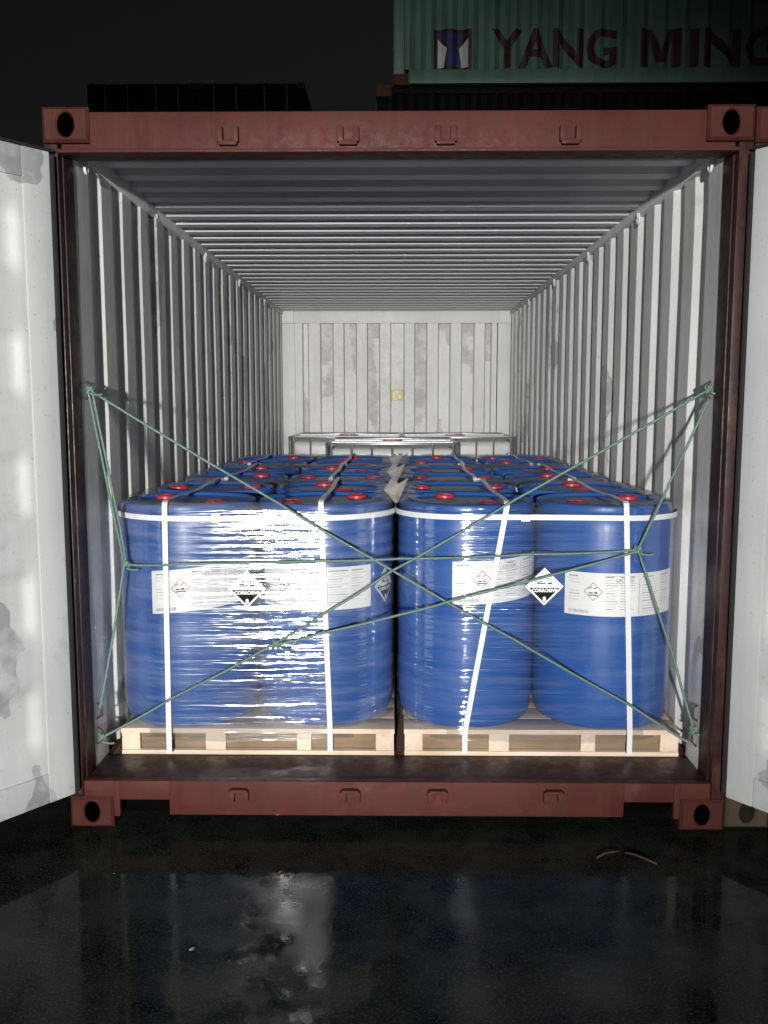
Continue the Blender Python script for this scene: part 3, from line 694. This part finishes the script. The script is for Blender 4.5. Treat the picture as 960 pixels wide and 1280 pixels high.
# cap bearing for the drums of the front pallets (degrees; None = random)
BUNG = {(0, 0, 0): -43, (0, 0, 1): -137, (0, 1, 0): -62, (0, 1, 1): -138}
LABEL = {(0, 0): (-20, 0.753, 0.085), (0, 1): (-57, 0.767, 0.0), (1, 0): (-15, 0.792, 0.03), (1, 1): (-42, 0.750, 0.0)}
rng = random.Random(11)
for row in range(3):
    for sd in range(2):
        y0 = 0.288 + row * 1.135 + (rng.uniform(0, 0.015) if row else 0); cx = (-0.557, 0.584)[sd]
        pname = f'{ROWS[row]} {SIDES[sd]}'
        make_pallet(cx, y0, f'pale wooden pallet under the {pname} load of blue drums')
        circs = []
        for dy in range(2):
            for dx in range(2):
                x = ((-0.866, -0.299), (0.294, 0.862))[sd][dx]
                y = y0 + DR - 0.020 + dy * 0.567
                if dy == 0 and row == 0: y += ((-0.003, 0.025), (0.010, -0.004))[sd][dx]
                jx = 0 if row == 0 else rng.uniform(-0.006, 0.006)
                circs.append((x + jx, y))
                lab = f'blue plastic drum, {("front", "back")[dy]} {SIDES[dx]} of the four on the {pname} pallet'
                d = empty('plastic_drum', (x + jx, y, PT + 0.001), 0, lab, 'drum', 'blue drums on pallets')
                o = link('body', BODY, [], d); o.rotation_euler = (0, 0, rng.uniform(0, 6))
                ba = R(BUNG.get((row, sd, dx))) if dy == 0 and row == 0 else rng.uniform(0, 2 * math.pi)
                for k in range(2):
                    c = link('bung_cap', CAPM, [], d); a = ba + k * math.pi
                    c.location = (0.175 * math.cos(a), 0.175 * math.sin(a), 0.8815); c.rotation_euler = (0, 0, rng.uniform(0, 3))
                if row == 0 and dy == 0:
                    a0, z0, tl = LABEL[(sd, dx)]; drum_label(d, R(a0), z0 - PT, tilt=tl)
                    if sd == 0 and dx == 1:
                        placard(d, lambda u, v, l: ((DR + 0.002 + l) * math.sin(R(63) + u / DR), -(DR + 0.002 + l) * math.cos(R(63) + u / DR), 0.842 - PT + v))
        # stretch wrap
        H1 = hull(circs, DR + 0.0065); N = len(H1); zz = []
        z = PT - 0.045
        while z < PT + 0.84: zz.append((z, 0.0)); z += 0.026
        zz += [(PT + 0.865, -0.004), (PT + 0.885, -0.008), (PT + 0.903, -0.012), (PT + 0.914, -0.026), (PT + 0.913, -0.042), (PT + 0.909, -0.060), (PT + 0.904, -0.085)]
        vs = []; fs = []
        seed = row * 7.3 + sd * 3.1
        for zi, (z, off) in enumerate(zz):
            for j, (x, y, nx, ny) in enumerate(H1):
                run = j / N * 3.2
                w = 0.0015 * (0.5 + 0.5 * noise.noise(Vector((x * 2.5 + seed, y * 2.5, z * 9)))) + 0.0004 * noise.noise(Vector((x * 5 + seed, y * 5, z * 30)))
                rz = 0
                if off < -0.02: rz = 0.006 * noise.noise(Vector((x * 14, y * 14, seed))) + 0.003 * noise.noise(Vector((x * 40, y * 40, seed + zi)));
                o2 = off + (0.02 * noise.noise(Vector((x * 8, y * 8, seed + 5))) if off < -0.05 else 0)
                zb = z + (0.012 * noise.noise(Vector((x * 5, y * 5, seed + 9))) if zi == 0 else 0)
                vs.append((x + nx * (o2 + w), y + ny * (o2 + w), zb + max(rz, -0.004)))
        for i in range(len(zz) - 1):
            for j in range(N): fs.append((i * N + j, i * N + (j + 1) % N, (i + 1) * N + (j + 1) % N, (i + 1) * N + j))
        wrap = link('stretch_wrap', mesh('stretch_wrap', vs, fs, True), 'clear_film' if sd == 0 else 'taut_film')
        tag(wrap, f'clear shiny stretch film wound round the {pname} load of drums', 'film', 'film wraps')
        if row == 0:
            px, pz = ((-0.585, 0.858), (0.578, 0.872))[sd]
            yf = min(v[1] for v in vs if abs(v[0] - px) < 0.08) - 0.003
            placard(wrap, lambda u, v, l, px=px, yf=yf, pz=pz: (px + u, yf - l - 0.0006 * math.cos(u * 40), pz + v))
        # straps: one round the top, two front to back
        Hs = hull(circs, DR + 0.0125)
        zr = lambda x, y: 1.140 + 0.004 * math.sin(x * 3)
        o = ribbon('strap', [(x, y, zr(x, y)) for x, y, nx, ny in Hs], [(nx, ny, 0) for x, y, nx, ny in Hs], [(0, 0, 1)] * N, 0.021, 'white_strap', closed=True)
        tag(o, f'white plastic strap running level round the top of the {pname} load', 'strap', 'white straps round the loads')
        if row == 0:
            sxp = (-0.70, 0.50)[sd]; ys = min(y for x, y, a, b in Hs if abs(x - sxp) < 0.03) - 0.002
            box('seal', 'print_light', o, sxp - 0.018, sxp + 0.018, ys - 0.004, ys + 0.001, 1.1275, 1.1545, c=0.0012)
        tops = {0: ((-0.897, -0.905), (-0.293, -0.264)), 1: ((0.427, 0.275), (0.885, 0.927))}[sd]
        yF = min(y for x, y, a, b in Hs) - 0.003; yBk = max(y for x, y, a, b in Hs) + 0.003; zT = PT + DH + 0.004
        for k, (xt, xb) in enumerate(tops):
            if row: xt += rng.uniform(-0.04, 0.04); xb = xt
            if row: xb = xt
            yf = min(y for x, y, a, b in Hs if abs(x - xt) < 0.02) - 0.0025
            yfb = min([y for x, y, a, b in Hs if abs(x - xb) < 0.02]) - 0.0025
            bp = [(xb, yfb, FL + 0.02)] + [(xb + (xt - xb) * t, yfb + (yf - yfb) * t, PT + (zT - 0.02 - PT) * t) for t in (0.0, 0.25, 0.5, 0.75, 1.0)]
            bp += [(xt, yf + 0.006, zT - 0.006), (xt, yf + 0.022, zT)] + [(xt, yf + (yBk - yf) * t, zT + (-0.010 if t in (0.45, 0.55) else 0)) for t in (0.2, 0.45, 0.55, 0.8)]
            bp += [(xt, yBk - 0.022, zT), (xt, yBk - 0.006, zT - 0.006), (xt, yBk, zT - 0.02), (xt, yBk, FL + 0.02)]
            nr = [(0, -1, 0)] * 6 + [(0, -0.7, 0.7), (0, -0.2, 1)] + [(0, 0, 1)] * 4 + [(0, 0.2, 1), (0, 0.7, 0.7), (0, 1, 0), (0, 1, 0)]
            o = ribbon('strap', bp, nr, [(1, 0, 0)] * len(bp), 0.021, 'white_strap')
            tag(o, f'white plastic strap running up and over the {SIDES[k]} side of the {pname} load', 'strap', 'white straps round the loads')

# grey card edge flaps sticking up between the loads
def flap(name, y, s, label):
    m = MB(); b = (0.0, y, 1.10); t = [(-0.062, -0.005, 1.222), (-0.026, 0.035, 1.275), (0.012, 0.012, 1.252), (0.060, 0.040, 1.278), (0.022, -0.02, 1.190), (-0.008, 0.0, 1.195)]
    T = [(x * s + 0.0, y + dy * s, 1.195 + (z - 1.195) * s) for x, dy, z in t]
    lo1 = (-0.006, y + 0.02, 1.16); lo2 = (0.006, y + 0.02, 1.16)
    vs = [T[0], T[1], T[2], T[5], T[3], T[4], lo1, lo2]; fs = [(0, 1, 2, 3), (3, 2, 4, 5), (0, 3, 6), (3, 5, 7, 6)]
    n = len(vs); v2 = [(x + 0.001, yy + 0.004, z) for x, yy, z in vs]; f2 = [tuple(i + n for i in f[::-1]) for f in fs]
    rim = [0, 1, 2, 4, 5, 7, 6]
    f3 = [(a, rim[(i + 1) % 7], rim[(i + 1) % 7] + n, a + n) for i, a in enumerate(rim)]
    o = link(name, mesh(name, vs + v2, fs + f2 + f3), 'grey_card'); tag(o, label, 'card', 'card pieces between the loads'); return o
flap('card_flap', 0.60, 0.85, 'bent grey card flap nearest the door, between the two front loads')
flap('card_flap', 1.62, 0.8, 'bent grey card flap second from the door, between the middle loads')
flap('card_flap', 2.75, 0.75, 'bent grey card flap deepest inside, between the rear loads')

# ------------------------------------------------------------------ caged tanks at the far end
def ibc(cx, y0, label):
    W, D, H = 1.02, 1.18, 1.108
    t = empty('caged_tank', (cx, y0, FL), 0, label, 'tank', 'white caged tanks')
    b = MB()
    for xa in (-W / 2, -0.07, W / 2 - 0.14): b.box(xa, xa + 0.14, 0, D, 0.001, 0.10, 0.006)
    b.box(-W / 2, W / 2, 0, D, 0.10, 0.13, 0.006); auto(b.build('pallet_base', 'galvanised', t))
    bm = bmesh.new(); bmesh.ops.create_cube(bm, size=1)
    for v in bm.verts: v.co = Vector((v.co.x * (W - 0.05), D / 2 + v.co.y * (D - 0.05), 0.597 + v.co.z * 0.934))
    bmesh.ops.bevel(bm, geom=bm.edges[:], offset=0.05, segments=5, affect='EDGES', profile=0.5)
    me = bpy.data.meshes.new('bottle'); bm.to_mesh(me); bm.free(); o = link('bottle', me, 'ibc_bottle', t); auto(o, 60)
    m = MB(); m.lathe([(0.105, 0.0), (0.105, 0.03), (0.098, 0.04), (0.06, 0.042), (0.055, 0.032), (0.01, 0.032)], 30, c=(0, D / 2, 1.062)); m.box(-0.07, 0.07, D / 2 - 0.012, D / 2 + 0.012, 1.092, 1.116, 0.003)
    auto(m.build('lid', 'red_cap', t))
    hx, lo_, hi_ = W / 2 - 0.010, 0.010, D - 0.010
    rail = lambda z: [(-hx + 0.03, lo_, z), (hx - 0.03, lo_, z), (hx, lo_ + 0.03, z), (hx, hi_ - 0.03, z), (hx - 0.03, hi_, z), (-hx + 0.03, hi_, z), (-hx, hi_ - 0.03, z), (-hx, lo_ + 0.03, z)]
    for z in (0.16, 0.40, 0.64, 0.86, H - 0.012): m = MB(); m.tube(rail(z), 0.011 if z < 1 else 0.014, 8, True); auto(m.build('cage_rail', 'galvanised', t), 60)
    bar = MB(); bar.tube([(0, 0, 0.13), (0, 0, H - 0.012)], 0.0085, 8); bar = mesh('cage_bar', bar.v, bar.f, True); bar.materials.append(MATS['galvanised'])
    for i in range(7):
        f = -hx + 0.035 + (2 * hx - 0.07) * i / 6
        for y in (lo_ - 0.004, hi_ + 0.004): o = link('cage_bar', bar, [], t); o.location = (f, y, 0)
        f2 = lo_ + 0.04 + (hi_ - lo_ - 0.08) * i / 6
        for x in (-hx - 0.004, hx + 0.004): o = link('cage_bar', bar, [], t); o.location = (x, f2, 0)
    for k in range(2):
        m = MB(); yy = D * (0.33 + 0.34 * k); m.tube([(-hx, yy, H - 0.012), (hx, yy, H - 0.012)], 0.010, 8); auto(m.build('top_bar', 'galvanised', t), 60)
ibc(-0.03, 3.74, 'white caged liquid tank in the middle, just behind the blue drums')
ibc(-0.46, 5.00, 'white caged liquid tank against the end wall, left one')
ibc(0.565, 5.00, 'white caged liquid tank against the end wall, right one')

# ------------------------------------------------------------------ green ropes across the door opening
def rope(label, pts, r=0.0050, sag=0.004, knots=(), parent=None, name='rope', frayed=True):
    P = [Vector(p) for p in pts]; out = []
    for a, b in zip(P, P[1:]):
        L = (b - a).length; n = max(2, int(L / 0.006))
        for i in range(n):
            t = i / n; q = a.lerp(b, t); q.z -= sag * 4 * t * (1 - t); q += Vector((noise.noise(q * 5), noise.noise(q * 5 + Vector((9, 0, 0))), noise.noise(q * 5 + Vector((0, 9, 0))))) * 0.0025 * min(1, 8 * t * (1 - t)); out.append(q)
    out.append(P[-1])
    m = MB(); m.tube(out, r, 9, twist=75.0, lobes=3, amp=0.16)
    o = m.build(name, 'green_rope', None, True); tag(o, label, 'rope', 'green lashing ropes')
    for k in knots:
        k = Vector(k); kb = MB(); pts_ = []
        for i in range(60):
            t = i / 59 * 4 * math.pi; pts_.append(k + Vector((0.010 * math.cos(t) + 0.004 * math.cos(3.3 * t), 0.008 * math.sin(t), 0.013 * math.sin(1.7 * t))))
        kb.tube(pts_, r * 0.95, 8, twist=75, lobes=3, amp=0.15)
        tl = [k + Vector((0.004 + 0.05 * u, -0.012 - 0.006 * u, -0.01 - 0.025 * u + 0.02 * u * u)) for u in [i / 12 for i in range(13)]]
        kb.tube(tl, r * 0.9, 8, twist=75, lobes=3, amp=0.15)
        kb.build('knot', 'green_rope', o, True)
    return o
TL, TR = (-1.147, 0.178, 1.630), (1.147, 0.150, 1.632)
BLA, BRA = (-1.150, 0.180, 0.283), (1.150, 0.165, 0.270)
X = (-0.016, 0.244, 0.938)
rope('green rope slanting from upper left post down to lower right corner', [TL, (-0.45, 0.236, 1.198), X, (0.45, 0.238, 0.672), (0.93, 0.221, 0.40), BRA], knots=[TL])
X2 = (-0.016, 0.230, 0.938)
rope('green rope slanting from upper right post down to lower left corner', [TR, (0.45, 0.218, 1.215), X2, (-0.293, 0.236, 0.760), (-0.47, 0.236, 0.650), (-0.88, 0.221, 0.43), BLA], knots=[TR, BLA])
KL, KR = (-1.058, 0.261, 0.954), (0.930, 0.232, 1.022)
rope('green rope running level across both loads between two knots', [KL, (-0.85, 0.244, 0.962), (-0.3, 0.244, 0.975), (0.015, 0.238, 0.985), (0.5, 0.242, 1.002), KR], knots=[KR])
rope('doubled green rope pulled in tight along the left post, outer strand', [(-1.150, 0.172, 1.622), (-1.062, 0.254, 0.96), (-1.108, 0.216, 0.66), (-1.152, 0.175, 0.40)], knots=[])
rope('doubled green rope along the left post, inner strand', [(-1.138, 0.186, 1.615), (-1.07, 0.248, 1.10), KL], knots=[KL])
rope('green rope running down the right side from post to knot and floor corner', [(1.150, 0.150, 1.600), KR, (1.07, 0.21, 0.62), (1.150, 0.165, 0.33)], knots=[(1.149, 0.165, 0.33)])
rope('short green rope slanting from right knot down to the left load', [(0.925, 0.226, 1.017), (0.218, 0.224, 0.824), (0.015, 0.226, 0.766), (-0.30, 0.229, 0.690), (-0.47, 0.229, 0.645)], knots=[(-0.47, 0.230, 0.645)])

# ------------------------------------------------------------------ litter on the wet ground
def scrap(name, pts, w, mat, label):
    vs = []; fs = []; n = len(pts)
    for i, p in enumerate(pts):
        p = Vector(p); d = (Vector(pts[min(i + 1, n - 1)]) - Vector(pts[max(i - 1, 0)])); sd = Vector((-d.y, d.x, 0)).normalized() * w * math.sin(math.pi * (i + 0.35) / (n - 0.3))
        vs += [p - sd, p + Vector((0, 0, 0.004)), p + sd, p - Vector((0, 0, 0.001))]
    for i in range(n - 1):
        for k in range(4): fs.append((4 * i + k, 4 * i + (k + 1) % 4, 4 * i + 4 + (k + 1) % 4, 4 * i + 4 + k))
    fs += [(3, 2, 1, 0), tuple(4 * (n - 1) + k for k in range(4))]
    tag(link(name, mesh(name, vs, fs), mat), label, 'litter')
scrap('leaf', [(0.70, -0.22, 0.004), (0.735, -0.20, 0.012), (0.77, -0.185, 0.010), (0.79, -0.17, 0.004)], 0.006, 'straw', 'thin curled brown leaf on wet ground, left of two below the right pallet')
scrap('leaf', [(0.81, -0.18, 0.004), (0.84, -0.21, 0.011), (0.87, -0.235, 0.010), (0.90, -0.26, 0.004)], 0.007, 'straw', 'reddish dry leaf on wet ground, right of two below the right pallet')
scrap('paper_scrap', [(-0.60, -0.78, 0.003), (-0.593, -0.775, 0.005), (-0.588, -0.768, 0.004)], 0.008, 'pale_litter', 'tiny pale scrap on wet ground at lower left')
